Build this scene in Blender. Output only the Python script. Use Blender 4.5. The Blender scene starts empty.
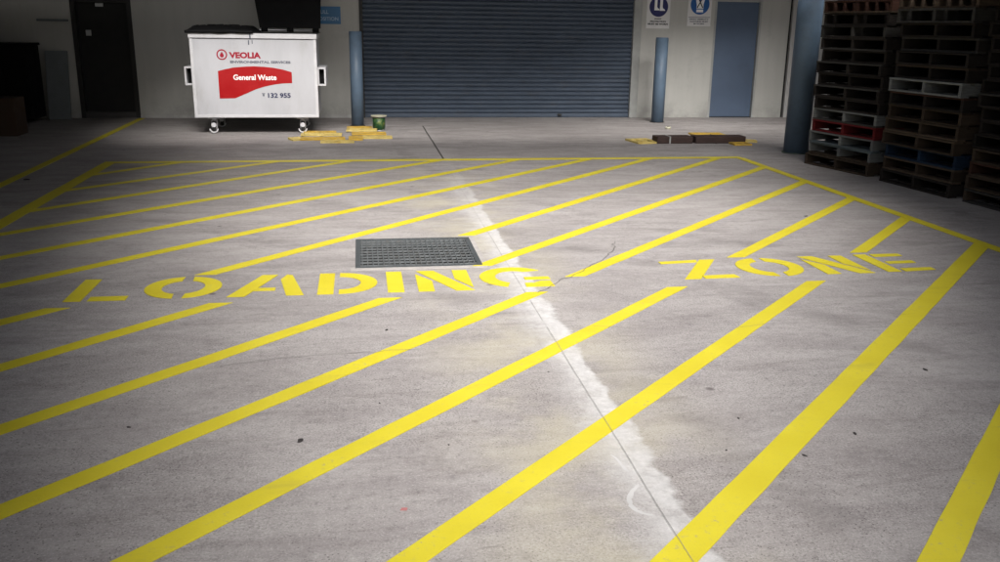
import bpy, bmesh, math, random
from mathutils import Vector, Matrix, noise
random.seed(7)
R = math.radians
sc = bpy.context.scene
COL = sc.collection
H = 1.6
# ------------------------------------------------------------------ camera
cam = bpy.data.cameras.new('camera'); cam.sensor_width = 36; cam.lens = 32.35; cam.clip_end = 500; cam.clip_start = .05
co = bpy.data.objects.new('camera', cam); COL.objects.link(co)
rx, ux, fx = (0.98848653, -0.15062871, 0.01433078), (0.02766033, 0.27300610, 0.96161457), (0.14875916, 0.95014665, -0.27402929)
co.matrix_world = Matrix(((rx[0], ux[0], -fx[0], 0), (rx[1], ux[1], -fx[1], 0), (rx[2], ux[2], -fx[2], H), (0, 0, 0, 1)))
sc.camera = co
# ------------------------------------------------------------------ world, sun, exposure
SUN_EL, SUN_AZ = 43, 178          # azimuth measured clockwise from +y: light comes from behind the camera
w = bpy.data.worlds.new('World'); sc.world = w; w.use_nodes = True
nt = w.node_tree; bg = nt.nodes['Background']; sky = nt.nodes.new('ShaderNodeTexSky')
sky.sky_type = 'NISHITA'; sky.sun_disc = False; sky.sun_elevation = R(SUN_EL); sky.sun_rotation = R(SUN_AZ)
sky.air_density = 1.0; sky.dust_density = 5.0; sky.ozone_density = 1.0
hsv = nt.nodes.new('ShaderNodeHueSaturation'); hsv.inputs['Saturation'].default_value = .45
nt.links.new(sky.outputs[0], hsv.inputs['Color']); nt.links.new(hsv.outputs[0], bg.inputs['Color']); bg.inputs['Strength'].default_value = .05
sl = bpy.data.lights.new('sun', 'SUN'); sl.energy = 2.0; sl.angle = R(37); sl.color = (1, .965, .93)
so = bpy.data.objects.new('sun', sl); COL.objects.link(so)
d = Vector((math.sin(R(SUN_AZ)) * math.cos(R(SUN_EL)), math.cos(R(SUN_AZ)) * math.cos(R(SUN_EL)), math.sin(R(SUN_EL))))
so.rotation_euler = d.to_track_quat('Z', 'Y').to_euler(); so.location = (0, -6, 12)
vs = sc.view_settings; vs.view_transform = 'Standard'; vs.look = 'None'; vs.exposure = 1.8; vs.gamma = 1; vs.use_curve_mapping = False
sc.render.engine = 'CYCLES'
sc.cycles.max_bounces = 6; sc.cycles.diffuse_bounces = 4

# ------------------------------------------------------------------ materials
def new_mat(name):
    m = bpy.data.materials.new(name); m.use_nodes = True
    return m, m.node_tree, m.node_tree.nodes['Principled BSDF']
def N(nt, typ, **kw):
    n = nt.nodes.new(typ)
    for k, v in kw.items():
        if k in n.inputs: n.inputs[k].default_value = v
        else: setattr(n, k, v)
    return n
def ramp(nt, src, stops, interp='LINEAR'):
    r = nt.nodes.new('ShaderNodeValToRGB'); r.color_ramp.interpolation = interp
    e = r.color_ramp.elements
    while len(e) < len(stops): e.new(.5)
    for i, (p, c) in enumerate(stops):
        e[i].position = p; e[i].color = c if len(c) == 4 else (*c, 1)
    nt.links.new(src, r.inputs[0]); return r
def mixc(nt, fac, a, b, mode='MIX'):
    m = nt.nodes.new('ShaderNodeMix'); m.data_type = 'RGBA'; m.blend_type = mode
    for sock, v in ((m.inputs[0], fac), (m.inputs[6], a), (m.inputs[7], b)):
        if hasattr(v, 'is_linked') or hasattr(v, 'links'): nt.links.new(v, sock)
        else: sock.default_value = v if not isinstance(v, tuple) or len(v) == 4 else (*v, 1)
    return m.outputs[2]
def mth(nt, op, a, b=None, c=None, clamp=False):
    m = nt.nodes.new('ShaderNodeMath'); m.operation = op; m.use_clamp = clamp
    for i, v in enumerate((a, b, c)):
        if v is None: continue
        if hasattr(v, 'links'): nt.links.new(v, m.inputs[i])
        else: m.inputs[i].default_value = v
    return m.outputs[0]
def sstep(nt, v, lo, hi, a=0., b=1.):
    m = nt.nodes.new('ShaderNodeMapRange'); m.interpolation_type = 'SMOOTHSTEP'; m.clamp = True
    nt.links.new(v, m.inputs['Value'])
    for k, x in (('From Min', lo), ('From Max', hi), ('To Min', a), ('To Max', b)): m.inputs[k].default_value = x
    return m.outputs['Result']
def surf(name, c, rough=.6, var=.12, scale=6, metal=0., spec=.4, bump=.0, bscale=60, dirt=None, dirt_amt=.4, stretch=(1, 1, 1)):
    """mottled paint / plastic / metal: base colour broken by two noises, rough roughness, optional dirt patches"""
    m, nt, b = new_mat(name)
    tc = N(nt, 'ShaderNodeTexCoord'); mp = N(nt, 'ShaderNodeMapping'); mp.inputs['Scale'].default_value = stretch
    geo = N(nt, 'ShaderNodeNewGeometry'); nt.links.new(geo.outputs['Position'], mp.inputs[0])
    n1 = N(nt, 'ShaderNodeTexNoise', Scale=scale, Detail=6., Roughness=.65); nt.links.new(mp.outputs[0], n1.inputs['Vector'])
    lo = tuple(max(0, x * (1 - var)) for x in c); hi = tuple(min(1, x * (1 + var)) for x in c)
    r = ramp(nt, n1.outputs[0], [(.3, lo), (.7, hi)]); colr = r.outputs[0]
    if dirt:
        n2 = N(nt, 'ShaderNodeTexNoise', Scale=scale * .7, Detail=9., Roughness=.75); n2.inputs['Vector'].default_value = (0, 0, 0)
        mp2 = N(nt, 'ShaderNodeMapping'); mp2.inputs['Location'].default_value = (3.1, 7.7, 1.9); mp2.inputs['Scale'].default_value = stretch
        nt.links.new(geo.outputs['Position'], mp2.inputs[0]); nt.links.new(mp2.outputs[0], n2.inputs['Vector'])
        f = sstep(nt, n2.outputs[0], .5, .72, 0, dirt_amt); colr = mixc(nt, f, colr, dirt)
    nt.links.new(colr, b.inputs['Base Color'])
    rr = sstep(nt, n1.outputs[0], .3, .7, rough - .06, min(1, rough + .08)); nt.links.new(rr, b.inputs['Roughness'])
    b.inputs['Metallic'].default_value = metal; b.inputs['Specular IOR Level'].default_value = spec
    if bump:
        n3 = N(nt, 'ShaderNodeTexNoise', Scale=bscale, Detail=5., Roughness=.6); nt.links.new(mp.outputs[0], n3.inputs['Vector'])
        bp = N(nt, 'ShaderNodeBump', Strength=bump, Distance=.01); nt.links.new(n3.outputs[0], bp.inputs['Height']); nt.links.new(bp.outputs[0], b.inputs['Normal'])
    return m

def concrete():
    m, nt, b = new_mat('concrete')
    geo = N(nt, 'ShaderNodeNewGeometry'); P = geo.outputs['Position']
    sep = N(nt, 'ShaderNodeSeparateXYZ'); nt.links.new(P, sep.inputs[0]); X, Y = sep.outputs[0], sep.outputs[1]
    def nz(scale, det=6., ro=.6, st=(1, 1, 1), loc=(0, 0, 0), dist=0.):
        mp = N(nt, 'ShaderNodeMapping'); mp.inputs['Scale'].default_value = st; mp.inputs['Location'].default_value = loc
        nt.links.new(P, mp.inputs[0])
        n = N(nt, 'ShaderNodeTexNoise', Scale=scale, Detail=det, Roughness=ro, Distortion=dist); nt.links.new(mp.outputs[0], n.inputs['Vector']); return n.outputs[0]
    big = nz(.55, 5, .6); mid = nz(2.6, 8, .7, (.6, 1.5, 1), (5, 2, 0), .4); fine = nz(22, 10, .8); grit = nz(110, 5, .8)
    c = ramp(nt, big, [(.32, (.262, .242, .235)), (.68, (.345, .324, .316))]).outputs[0]
    c = mixc(nt, sstep(nt, mid, .42, .66, 0, .65), c, (.228, .208, .207))
    c = mixc(nt, sstep(nt, mid, .55, .3, 0, .30), c, (.41, .388, .38))
    # grey-brown trowel streaks running along the wall
    st = nz(3.2, 9, .75, (.35, 2.6, 1), (1, 9, 0), .6)
    c = mixc(nt, sstep(nt, st, .52, .68, 0, .55), c, (.17, .15, .145))
    c = mixc(nt, sstep(nt, st, .44, .30, 0, .3), c, (.43, .41, .40))
    # fine mottling and sandy grit
    c = mixc(nt, sstep(nt, fine, .5, .68, 0, .66), c, (.14, .13, .128))
    c = mixc(nt, sstep(nt, fine, .5, .3, 0, .4), c, (.44, .42, .405))
    gm = sstep(nt, nz(.9, 6, .65, (1, 1, 1), (3, 21, 0)), .36, .60, .28, .92)
    c = mixc(nt, mth(nt, 'MULTIPLY', sstep(nt, grit, .50, .66), gm), c, (.10, .092, .09))
    c = mixc(nt, sstep(nt, grit, .48, .32, 0, .5), c, (.58, .56, .54))
    # broad tyre arcs swinging through the bay
    for cx_, cy_, rr_, wd_ in ((-6.5, 1.0, 8.2, .13), (-6.2, .6, 9.7, .12), (9.5, 12.5, 9.0, .12), (2.5, -6.0, 12.4, .14)):
        dd_ = mth(nt, 'SQRT', mth(nt, 'ADD', mth(nt, 'POWER', mth(nt, 'SUBTRACT', X, cx_), 2.), mth(nt, 'POWER', mth(nt, 'SUBTRACT', Y, cy_), 2.)))
        off = mth(nt, 'ABSOLUTE', mth(nt, 'SUBTRACT', dd_, rr_))
        c = mixc(nt, mth(nt, 'MULTIPLY', sstep(nt, off, wd_, wd_*.4), sstep(nt, mid, .38, .62, .04, .30)), c, (.14, .128, .125))
    # exposed dark aggregate pits in patches
    v = N(nt, 'ShaderNodeTexVoronoi', Scale=60.); nt.links.new(P, v.inputs['Vector'])
    patch = nz(1.1, 4, .6, (1, 1, 1), (8, 3, 0))
    pit = mth(nt, 'MULTIPLY', sstep(nt, v.outputs['Distance'], .22, .10), sstep(nt, patch, .40, .58, .25, .95))
    c = mixc(nt, pit, c, (.07, .062, .06))
    # oil and tyre stains
    oil = nz(1.4, 7, .7, (.8, 1.3, 1), (13, 4, 0), .8)
    c = mixc(nt, sstep(nt, oil, .56, .72, 0, .5), c, (.115, .10, .10))
    v2 = N(nt, 'ShaderNodeTexVoronoi', Scale=1.7); nt.links.new(P, v2.inputs['Vector'])
    c = mixc(nt, mth(nt, 'MULTIPLY', sstep(nt, v2.outputs['Distance'], .05, .02), .8), c, (.09, .075, .075))
    # pale yellow overspray and dust haze near the joint
    ys = nz(1.3, 5, .6, (1, 1, 1), (2, 17, 0))
    nearj = mth(nt, 'MULTIPLY', sstep(nt, mth(nt, 'ABSOLUTE', mth(nt, 'SUBTRACT', X, .85)), .75, .1), sstep(nt, Y, 11, 8.5))
    c = mixc(nt, mth(nt, 'MULTIPLY', nearj, sstep(nt, ys, .42, .64, .03, .42)), c, (.47, .435, .31))
    # white spill along the joint: crisp wavy edge on the right, feathered on the left
    wav = nz(3.0, 5, .6, (1, 1, 1), (0, 30, 0)); wf = nz(22, 4, .6)
    edge = mth(nt, 'ADD', mth(nt, 'ADD', X, mth(nt, 'MULTIPLY_ADD', wav, .20, -.10)), mth(nt, 'MULTIPLY_ADD', wf, .014, -.007))
    rgt = sstep(nt, edge, 1.095, 1.062)
    lft = mth(nt, 'POWER', sstep(nt, edge, .70, 1.03), 2.2)
    al = mth(nt, 'MULTIPLY', sstep(nt, Y, 11.2, 6.0, .12, 1), .80)
    sw = nz(7, 8, .7, (1, 1, 1), (4, 4, 0))
    sp = mth(nt, 'MULTIPLY', mth(nt, 'MULTIPLY', mth(nt, 'MULTIPLY', rgt, lft), al), sstep(nt, sw, .30, .58, .45, 1))
    c = mixc(nt, sp, c, mixc(nt, sstep(nt, fine, .35, .6), (.58, .575, .57), (.47, .465, .46)))
    nt.links.new(c, b.inputs['Base Color'])
    nt.links.new(sstep(nt, mid, .3, .7, .62, .85), b.inputs['Roughness']); b.inputs['Specular IOR Level'].default_value = .35
    hgt = mth(nt, 'ADD', mth(nt, 'MULTIPLY', fine, .6), mth(nt, 'MULTIPLY', grit, .4))
    hgt = mth(nt, 'SUBTRACT', hgt, mth(nt, 'MULTIPLY', pit, .8))
    bp = N(nt, 'ShaderNodeBump', Strength=.35, Distance=.006); nt.links.new(hgt, bp.inputs['Height']); nt.links.new(bp.outputs[0], b.inputs['Normal'])
    return m

def road_paint():
    m, nt, b = new_mat('yellow_road_paint')
    geo = N(nt, 'ShaderNodeNewGeometry'); P = geo.outputs['Position']
    n = N(nt, 'ShaderNodeTexNoise', Scale=3., Detail=6.); nt.links.new(P, n.inputs['Vector'])
    c = ramp(nt, n.outputs[0], [(.3, (.54, .455, .022)), (.7, (.60, .52, .030))]).outputs[0]
    g = N(nt, 'ShaderNodeTexNoise', Scale=120., Detail=4., Roughness=.7); nt.links.new(P, g.inputs['Vector'])
    c = mixc(nt, sstep(nt, g.outputs[0], .55, .75, 0, .35), c, (.40, .32, .03))
    s = N(nt, 'ShaderNodeTexNoise', Scale=9., Detail=9., Roughness=.8); nt.links.new(P, s.inputs['Vector'])
    c = mixc(nt, sstep(nt, s.outputs[0], .60, .76, 0, .35), c, (.36, .31, .12))
    s2 = N(nt, 'ShaderNodeTexNoise', Scale=38., Detail=8., Roughness=.8); nt.links.new(P, s2.inputs['Vector'])
    c = mixc(nt, mth(nt, 'MULTIPLY', sstep(nt, s2.outputs[0], .56, .66), sstep(nt, n.outputs[0], .45, .62, .12, .65)), c, (.30, .27, .20))
    mpz = N(nt, 'ShaderNodeMapping'); mpz.inputs['Scale'].default_value = (.5, 2.2, 1); nt.links.new(P, mpz.inputs[0])
    s3 = N(nt, 'ShaderNodeTexNoise', Scale=2.4, Detail=6., Roughness=.7); nt.links.new(mpz.outputs[0], s3.inputs['Vector'])
    c = mixc(nt, sstep(nt, s3.outputs[0], .55, .72, 0, .35), c, (.36, .31, .06))
    nt.links.new(c, b.inputs['Base Color']); b.inputs['Roughness'].default_value = .5; b.inputs['Specular IOR Level'].default_value = .35
    bp = N(nt, 'ShaderNodeBump', Strength=.3, Distance=.004); nt.links.new(g.outputs[0], bp.inputs['Height']); nt.links.new(bp.outputs[0], b.inputs['Normal'])
    return m

def wood(name, c, dark=.55, paint=None, amt=0.):
    m, nt, b = new_mat(name)
    oi = N(nt, 'ShaderNodeObjectInfo'); geo = N(nt, 'ShaderNodeNewGeometry')
    mp = N(nt, 'ShaderNodeMapping'); mp.inputs['Scale'].default_value = (3, 3, 26); nt.links.new(geo.outputs['Position'], mp.inputs[0])
    n = N(nt, 'ShaderNodeTexNoise', Scale=2.2, Detail=8., Roughness=.7); nt.links.new(mp.outputs[0], n.inputs['Vector'])
    r = ramp(nt, n.outputs[0], [(.28, tuple(x * dark for x in c)), (.7, c)]); colr = r.outputs[0]
    if paint:
        n2 = N(nt, 'ShaderNodeTexNoise', Scale=9., Detail=7., Roughness=.7); nt.links.new(geo.outputs['Position'], n2.inputs['Vector'])
        colr = mixc(nt, sstep(nt, n2.outputs[0], .62 - amt * .3, .72 - amt * .3, 1, .1), colr, paint)
    k = N(nt, 'ShaderNodeMapRange'); nt.links.new(oi.outputs['Random'], k.inputs[0]); k.inputs[3].default_value = .75; k.inputs[4].default_value = 1.15
    colr = mixc(nt, 1., colr, k.outputs[0], 'MULTIPLY')
    nt.links.new(colr, b.inputs['Base Color']); b.inputs['Roughness'].default_value = .85; b.inputs['Specular IOR Level'].default_value = .2
    bp = N(nt, 'ShaderNodeBump', Strength=.4, Distance=.004); nt.links.new(n.outputs[0], bp.inputs['Height']); nt.links.new(bp.outputs[0], b.inputs['Normal'])
    return m

def render_wall(name, c, joints=True):
    """painted precast wall: faint vertical drips, scuffs near the base"""
    m, nt, b = new_mat(name)
    geo = N(nt, 'ShaderNodeNewGeometry'); P = geo.outputs['Position']
    mp = N(nt, 'ShaderNodeMapping'); mp.inputs['Scale'].default_value = (5, 5, .5); nt.links.new(P, mp.inputs[0])
    n = N(nt, 'ShaderNodeTexNoise', Scale=1.6, Detail=8., Roughness=.65); nt.links.new(mp.outputs[0], n.inputs['Vector'])
    n2 = N(nt, 'ShaderNodeTexNoise', Scale=2.5, Detail=8., Roughness=.7); nt.links.new(P, n2.inputs['Vector'])
    colr = ramp(nt, n.outputs[0], [(.3, tuple(x * .92 for x in c)), (.7, c)]).outputs[0]
    colr = mixc(nt, sstep(nt, n2.outputs[0], .55, .75, 0, .35), colr, tuple(x * .62 for x in c))
    sep = N(nt, 'ShaderNodeSeparateXYZ'); nt.links.new(P, sep.inputs[0])
    scuff = mth(nt, 'MULTIPLY', sstep(nt, sep.outputs[2], .45, .0), sstep(nt, n2.outputs[0], .35, .65, .15, .75))
    colr = mixc(nt, scuff, colr, tuple(x * .5 for x in c))
    nt.links.new(colr, b.inputs['Base Color']); b.inputs['Roughness'].default_value = .8; b.inputs['Specular IOR Level'].default_value = .25
    n3 = N(nt, 'ShaderNodeTexNoise', Scale=70., Detail=4.); nt.links.new(P, n3.inputs['Vector'])
    bp = N(nt, 'ShaderNodeBump', Strength=.25, Distance=.006); nt.links.new(n3.outputs[0], bp.inputs['Height']); nt.links.new(bp.outputs[0], b.inputs['Normal'])
    return m

M = {
 'concrete': concrete(), 'yellow': road_paint(),
 'wall': render_wall('painted_precast_wall', (.47, .47, .445)),
 'wall_pale': render_wall('pale_precast_wall', (.50, .50, .49)),
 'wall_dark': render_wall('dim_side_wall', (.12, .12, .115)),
 'shade_roof': surf('shade_roof_sheet', (.10, .10, .105), .6),
 'roller': surf('roller_door_steel', (.062, .083, .118), .5, .14, 3, .0, .4, dirt=(.09, .09, .09), stretch=(1, 1, 3)),
 'blue': surf('slate_blue_paint', (.098, .145, .205), .48, .1, 4, bump=.08, dirt=(.06, .07, .08), dirt_amt=.35),
 'blue_door': surf('slate_blue_door_paint', (.085, .12, .185), .5, .07, 2, bump=.05, dirt=(.07, .08, .10), dirt_amt=.25),
 'frame_grey': surf('grey_frame_paint', (.33, .34, .33), .55),
 'frame_dark': surf('dark_frame_paint', (.02, .02, .02), .6),
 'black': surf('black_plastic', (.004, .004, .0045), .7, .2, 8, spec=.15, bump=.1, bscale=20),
 'void': surf('dark_door_leaf', (.012, .012, .012), .7),
 'white': surf('white_bin_paint', (.47, .475, .50), .42, .05, 3, bump=.12, bscale=5, dirt=(.36, .35, .335), dirt_amt=.38, stretch=(1.6, 1, .5)),
 'white_trim': surf('white_trim_paint', (.58, .58, .60), .5, .08, 7, dirt=(.33, .32, .30), dirt_amt=.5),
 'red': surf('red_decal', (.35, .004, .006), .4, .06, 4), 'darkred': surf('dark_red_decal', (.32, .01, .03), .4),
 'navy': surf('navy_decal', (.03, .035, .09), .45), 'ink': surf('black_ink', (.02, .02, .025), .5), 'greyink': surf('grey_ink', (.12, .13, .16), .5),
 'decal_white': surf('white_decal', (.85, .85, .85), .4, .03),
 'sign_white': surf('sign_white', (.66, .66, .66), .45, .05), 'sign_navy': surf('sign_navy', (.018, .02, .11), .4), 'sign_blue': surf('sign_blue', (.02, .10, .32), .4),
 'sign_panel': surf('faded_blue_sign', (.04, .15, .31), .45, .1), 'sign_letter': surf('faded_sign_letter', (.35, .48, .62), .5),
 'steel': surf('galvanised_steel', (.42, .43, .44), .4, .15, 12, .6), 'rubber': surf('dark_rubber', (.03, .03, .03), .7), 'wheel': surf('grey_castor_wheel', (.42, .42, .43), .5),
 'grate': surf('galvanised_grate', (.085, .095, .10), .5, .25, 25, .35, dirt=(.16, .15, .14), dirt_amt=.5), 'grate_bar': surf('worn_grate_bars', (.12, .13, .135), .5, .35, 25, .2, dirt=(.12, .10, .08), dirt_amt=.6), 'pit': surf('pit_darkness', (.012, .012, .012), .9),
 'mortar': surf('grate_surround', (.34, .32, .305), .8, .2, 14, bump=.3), 'joint': surf('joint_filler', (.06, .055, .05), .9, .3, 20), 'crackdark': surf('crack_line', (.11, .10, .095), .9, .5, 9), 'crack': surf('joint_line', (.24, .225, .21), .9, .5, 9),
 'stencil': surf('stencil_card', (.50, .32, .045), .6, .3, 9, dirt=(.55, .47, .28), dirt_amt=.6), 'stencil_pale': surf('pale_stencil_card', (.55, .43, .14), .6, .25, 9, dirt=(.48, .30, .03), dirt_amt=.9),
 'timber': surf('dark_stained_timber', (.045, .026, .022), .75, .35, 10, bump=.4, bscale=30, dirt=(.12, .09, .08), dirt_amt=.35, stretch=(1, 6, 6)),
 'green': surf('green_tin', (.014, .065, .022), .45, .35, 14, dirt=(.35, .33, .05), dirt_amt=.5), 'lid': surf('paint_tin_lid', (.45, .44, .34), .45, .1, 14, dirt=(.6, .5, .05), dirt_amt=.3),
 'carton': surf('brown_carton', (.05, .03, .018), .8), 'bluegrey': surf('grey_board', (.16, .18, .19), .7), 'flake': surf('dark_flake', (.03, .025, .025), .8), 'redflake': surf('red_flake', (.38, .15, .15), .8),
 'chalk': surf('white_spill', (.47, .465, .46), .85),
 'w_brown': wood('brown_pallet_wood', (.058, .042, .030)), 'w_shaded': wood('shaded_pallet_wood', (.024, .020, .018)), 'w_grey': wood('grey_pallet_wood', (.055, .053, .05)),  # dark wood: colour lowered to carry the shade on the upper pallets
 'w_red': wood('red_pallet_paint', (.13, .012, .015), .5), 'w_blue': wood('blue_pallet_paint', (.016, .036, .075), .5), 'w_white': wood('white_pallet_paint', (.21, .22, .22), .5),
 'w_tan': wood('tan_pallet_wood', (.10, .073, .052)), 'w_rust': wood('reddish_pallet_wood', (.06, .028, .02)), 'w_bluewhite': wood('pale_blue_pallet_paint', (.14, .175, .195), .5),
}

# ------------------------------------------------------------------ mesh helpers
class MB:
    def __init__(s): s.bm = bmesh.new()
    def box(s, x0, x1, y0, y1, z0, z1, bev=0):
        vs_ = [s.bm.verts.new(p) for p in ((x0,y0,z0),(x1,y0,z0),(x1,y1,z0),(x0,y1,z0),(x0,y0,z1),(x1,y0,z1),(x1,y1,z1),(x0,y1,z1))]
        fs = [s.bm.faces.new([vs_[i] for i in q]) for q in ((3,2,1,0),(4,5,6,7),(0,1,5,4),(1,2,6,5),(2,3,7,6),(3,0,4,7))]
        if bev:
            es = set(e for f in fs for e in f.edges)
            bmesh.ops.bevel(s.bm, geom=list(es), offset=bev, segments=2, affect='EDGES', profile=.5)
        return s
    def prism(s, pts, z0, z1, M4=None):
        """polygon pts (x, y) extruded z0..z1; M4 moves the result"""
        a = sum(pts[i][0]*pts[(i+1) % len(pts)][1]-pts[(i+1) % len(pts)][0]*pts[i][1] for i in range(len(pts)))
        if a < 0: pts = pts[::-1]
        f = (lambda p: M4 @ Vector(p)) if M4 else (lambda p: p)
        lo = [s.bm.verts.new(f((x, y, z0))) for x, y in pts]; hi = [s.bm.verts.new(f((x, y, z1))) for x, y in pts]
        s.bm.faces.new(lo[::-1]); s.bm.faces.new(hi); n = len(pts)
        for i in range(n): s.bm.faces.new((lo[i], lo[(i+1) % n], hi[(i+1) % n], hi[i]))
        return s
    def strip(s, outer, inner, z0, z1, M4=None):
        """band between two open polylines of equal length"""
        f = (lambda p: M4 @ Vector(p)) if M4 else (lambda p: p)
        for i in range(len(outer)-1):
            q = [outer[i], outer[i+1], inner[i+1], inner[i]]
            s.prism(q, z0, z1, M4)
        return s
    def cyl(s, c, r, h, axis='Z', seg=24, r2=None):
        r2 = r if r2 is None else r2
        def P(a, rr, t):
            u, v = math.cos(a)*rr, math.sin(a)*rr
            return {'Z': (c[0]+u, c[1]+v, c[2]+t), 'Y': (c[0]+u, c[1]+t, c[2]+v), 'X': (c[0]+t, c[1]+u, c[2]+v)}[axis]
        lo = [s.bm.verts.new(P(2*math.pi*i/seg, r, 0)) for i in range(seg)]; hi = [s.bm.verts.new(P(2*math.pi*i/seg, r2, h)) for i in range(seg)]
        s.bm.faces.new(lo[::-1]); s.bm.faces.new(hi)
        for i in range(seg):
            f = s.bm.faces.new((lo[i], lo[(i+1) % seg], hi[(i+1) % seg], hi[i])); f.smooth = True
        return s
    def build(s, name, mat, parent=None, loc=(0, 0, 0), smooth=False):
        bmesh.ops.recalc_face_normals(s.bm, faces=s.bm.faces)
        me = bpy.data.meshes.new(name); s.bm.to_mesh(me); s.bm.free(); me.materials.append(mat)
        if smooth:
            for p in me.polygons: p.use_smooth = True
        o = bpy.data.objects.new(name, me); COL.objects.link(o); o.location = loc
        if parent: o.parent = parent
        return o
def tag(o, label=None, cat=None, group=None, kind=None):
    for k, v in (('label', label), ('category', cat), ('group', group), ('kind', kind)):
        if v: o[k] = v
    return o
def thing(name, label, cat, loc=(0, 0, 0), rz=0, group=None):
    o = bpy.data.objects.new(name, None); COL.objects.link(o); o.location = loc; o.rotation_euler = (0, 0, rz); o.empty_display_size = .1
    return tag(o, label, cat, group)
def text(name, s, size, mat, parent, M4, width=None, bold=0., depth=.0015):
    """lettering standing in the xz plane (after M4), fitted to a width"""
    cu = bpy.data.curves.new(name, 'FONT'); cu.body = s; cu.size = size; cu.offset = bold; cu.extrude = depth; cu.align_x = 'LEFT'; cu.resolution_u = 3
    t = bpy.data.objects.new(name, cu); COL.objects.link(t); bpy.context.view_layer.update()
    me = bpy.data.meshes.new_from_object(t.evaluated_get(bpy.context.evaluated_depsgraph_get())); me.name = name
    bpy.data.objects.remove(t); bpy.data.curves.remove(cu)
    xs = [v.co.x for v in me.vertices]; ys = [v.co.y for v in me.vertices]
    x0 = min(xs); sx = width/(max(xs)-x0) if width else 1.; sy = size/(max(ys)-min(ys))
    me.transform(M4 @ Matrix.Diagonal((sx, sy, 1, 1)) @ Matrix.Translation((-x0, -min(ys), 0)))
    me.materials.clear(); me.materials.append(mat)
    o = bpy.data.objects.new(name, me); COL.objects.link(o); o.parent = parent
    return o
def wallM(x, y, z):   # local (u, v, w) -> world (x+u, y-w, z+v): a sheet facing -y
    return Matrix(((1, 0, 0, x), (0, 0, -1, y), (0, 1, 0, z), (0, 0, 0, 1)))
def arc(cx, cy, rx_, ry_, a0, a1, n=18):
    return [(cx+rx_*math.cos(R(a0+(a1-a0)*i/n)), cy+ry_*math.sin(R(a0+(a1-a0)*i/n))) for i in range(n+1)]

# ================================================================== SETTING
WY = 16.1
def ground():
    # one sheet, with the drain pit left open
    gx0, gx1, gy0, gy1 = -.06, .81, 5.95, 6.80
    xs = [-60, gx0, gx1, 60]; ys = [-50, gy0, gy1, 60]
    bm = bmesh.new(); V = [[bm.verts.new((x, y, 0)) for x in xs] for y in ys]
    for j in range(3):
        for i in range(3):
            if i == 1 and j == 1: continue
            bm.faces.new((V[j][i], V[j][i+1], V[j+1][i+1], V[j+1][i]))
    me = bpy.data.meshes.new('ground'); bm.to_mesh(me); bm.free(); me.materials.append(M['concrete'])
    o = bpy.data.objects.new('ground', me); COL.objects.link(o); tag(o, kind='structure')
ground()
# expansion joint: slim dark groove filler with a slightly wandering line
def polyline_strip(pts, wd, name, mat, z=.002, kind='structure', taper=False):
    mb = MB(); L, Rr = [], []
    for i, p in enumerate(pts):
        a = Vector(pts[max(0, i-1)]); b = Vector(pts[min(len(pts)-1, i+1)]); t = (b-a).normalized(); n = Vector((-t.y, t.x))
        k = wd*(.5+.5*random.random()) if taper else wd
        if taper and i in (0, len(pts)-1): k *= .2
        q = Vector(p); L.append(tuple(q+n*k/2)); Rr.append(tuple(q-n*k/2))
    vs1 = [mb.bm.verts.new((x, y, z)) for x, y in L]; vs2 = [mb.bm.verts.new((x, y, z)) for x, y in Rr]
    for i in range(len(pts)-1): mb.bm.faces.new((vs2[i], vs2[i+1], vs1[i+1], vs1[i]))
    o = mb.build(name, mat); 
    if kind: tag(o, kind=kind)
    return o
polyline_strip([(.985+.006*noise.noise((y*1.7, 0, 0))+(.012 if y > 11 else 0), y) for y in [1+.12*i for i in range(31)]], .0020, 'expansion_joint', M['crack'], .0062)
polyline_strip([(1.0+.004*noise.noise((y*1.7, 0, 0)), y) for y in [10.99+.15*i for i in range(26)]], .022, 'expansion_joint', M['joint'], .0025)
polyline_strip([(.985+.006*noise.noise((y*1.7, 0, 0)), y) for y in [4.72+.15*i for i in range(41)]], .0022, 'expansion_joint', M['crack'], .0020)
# hairline cracks
def wobble(pts, amp=.02, n=6, seed=0):
    out = []
    for i in range(len(pts)-1):
        for k in range(n):
            t = k/n; x = pts[i][0]*(1-t)+pts[i+1][0]*t; y = pts[i][1]*(1-t)+pts[i+1][1]*t
            out.append((x+amp*noise.noise((x*13, y*13, seed)), y+amp*noise.noise((x*13, y*13, seed+5))))
    return out+[pts[-1]]
polyline_strip(wobble([(1.05, 5.24), (1.20, 5.42), (1.26, 5.51), (1.33, 5.58), (1.48, 5.75), (1.67, 6.01), (1.76, 6.15), (1.86, 6.34), (1.92, 6.56)], .035, 7), .006, 'floor_crack', M['crackdark'], .0055, taper=True)
polyline_strip(wobble([(-.75, 4.2), (-.2, 4.3), (.3, 4.33)], .03, 8, 3), .004, 'floor_crack', M['crack'], .0052, taper=True)
polyline_strip(wobble([(.32, 2.47), (.37, 2.49), (.43, 2.50)], .012, 6, 3), .003, 'floor_crack', M['crack'], .0052, taper=True)
polyline_strip(wobble([(1.15, 4.6), (1.9, 4.45), (3.2, 4.6)], .05, 8, 9), .003, 'floor_crack', M['crack'], .0052, taper=True)
# dribble loop where the white filler ran off the joint
polyline_strip(wobble([(.965, 2.83), (.925, 2.78), (.90, 2.73), (.893, 2.68), (.90, 2.65), (.92, 2.63), (.955, 2.612)], .006, 4), .022, 'filler_dribble', M['chalk'], .0009, taper=True)
polyline_strip(wobble([(.925, 3.07), (.945, 3.0), (.955, 2.92)], .008, 4, 2), .016, 'filler_dribble', M['chalk'], .0009, taper=True)

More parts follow.
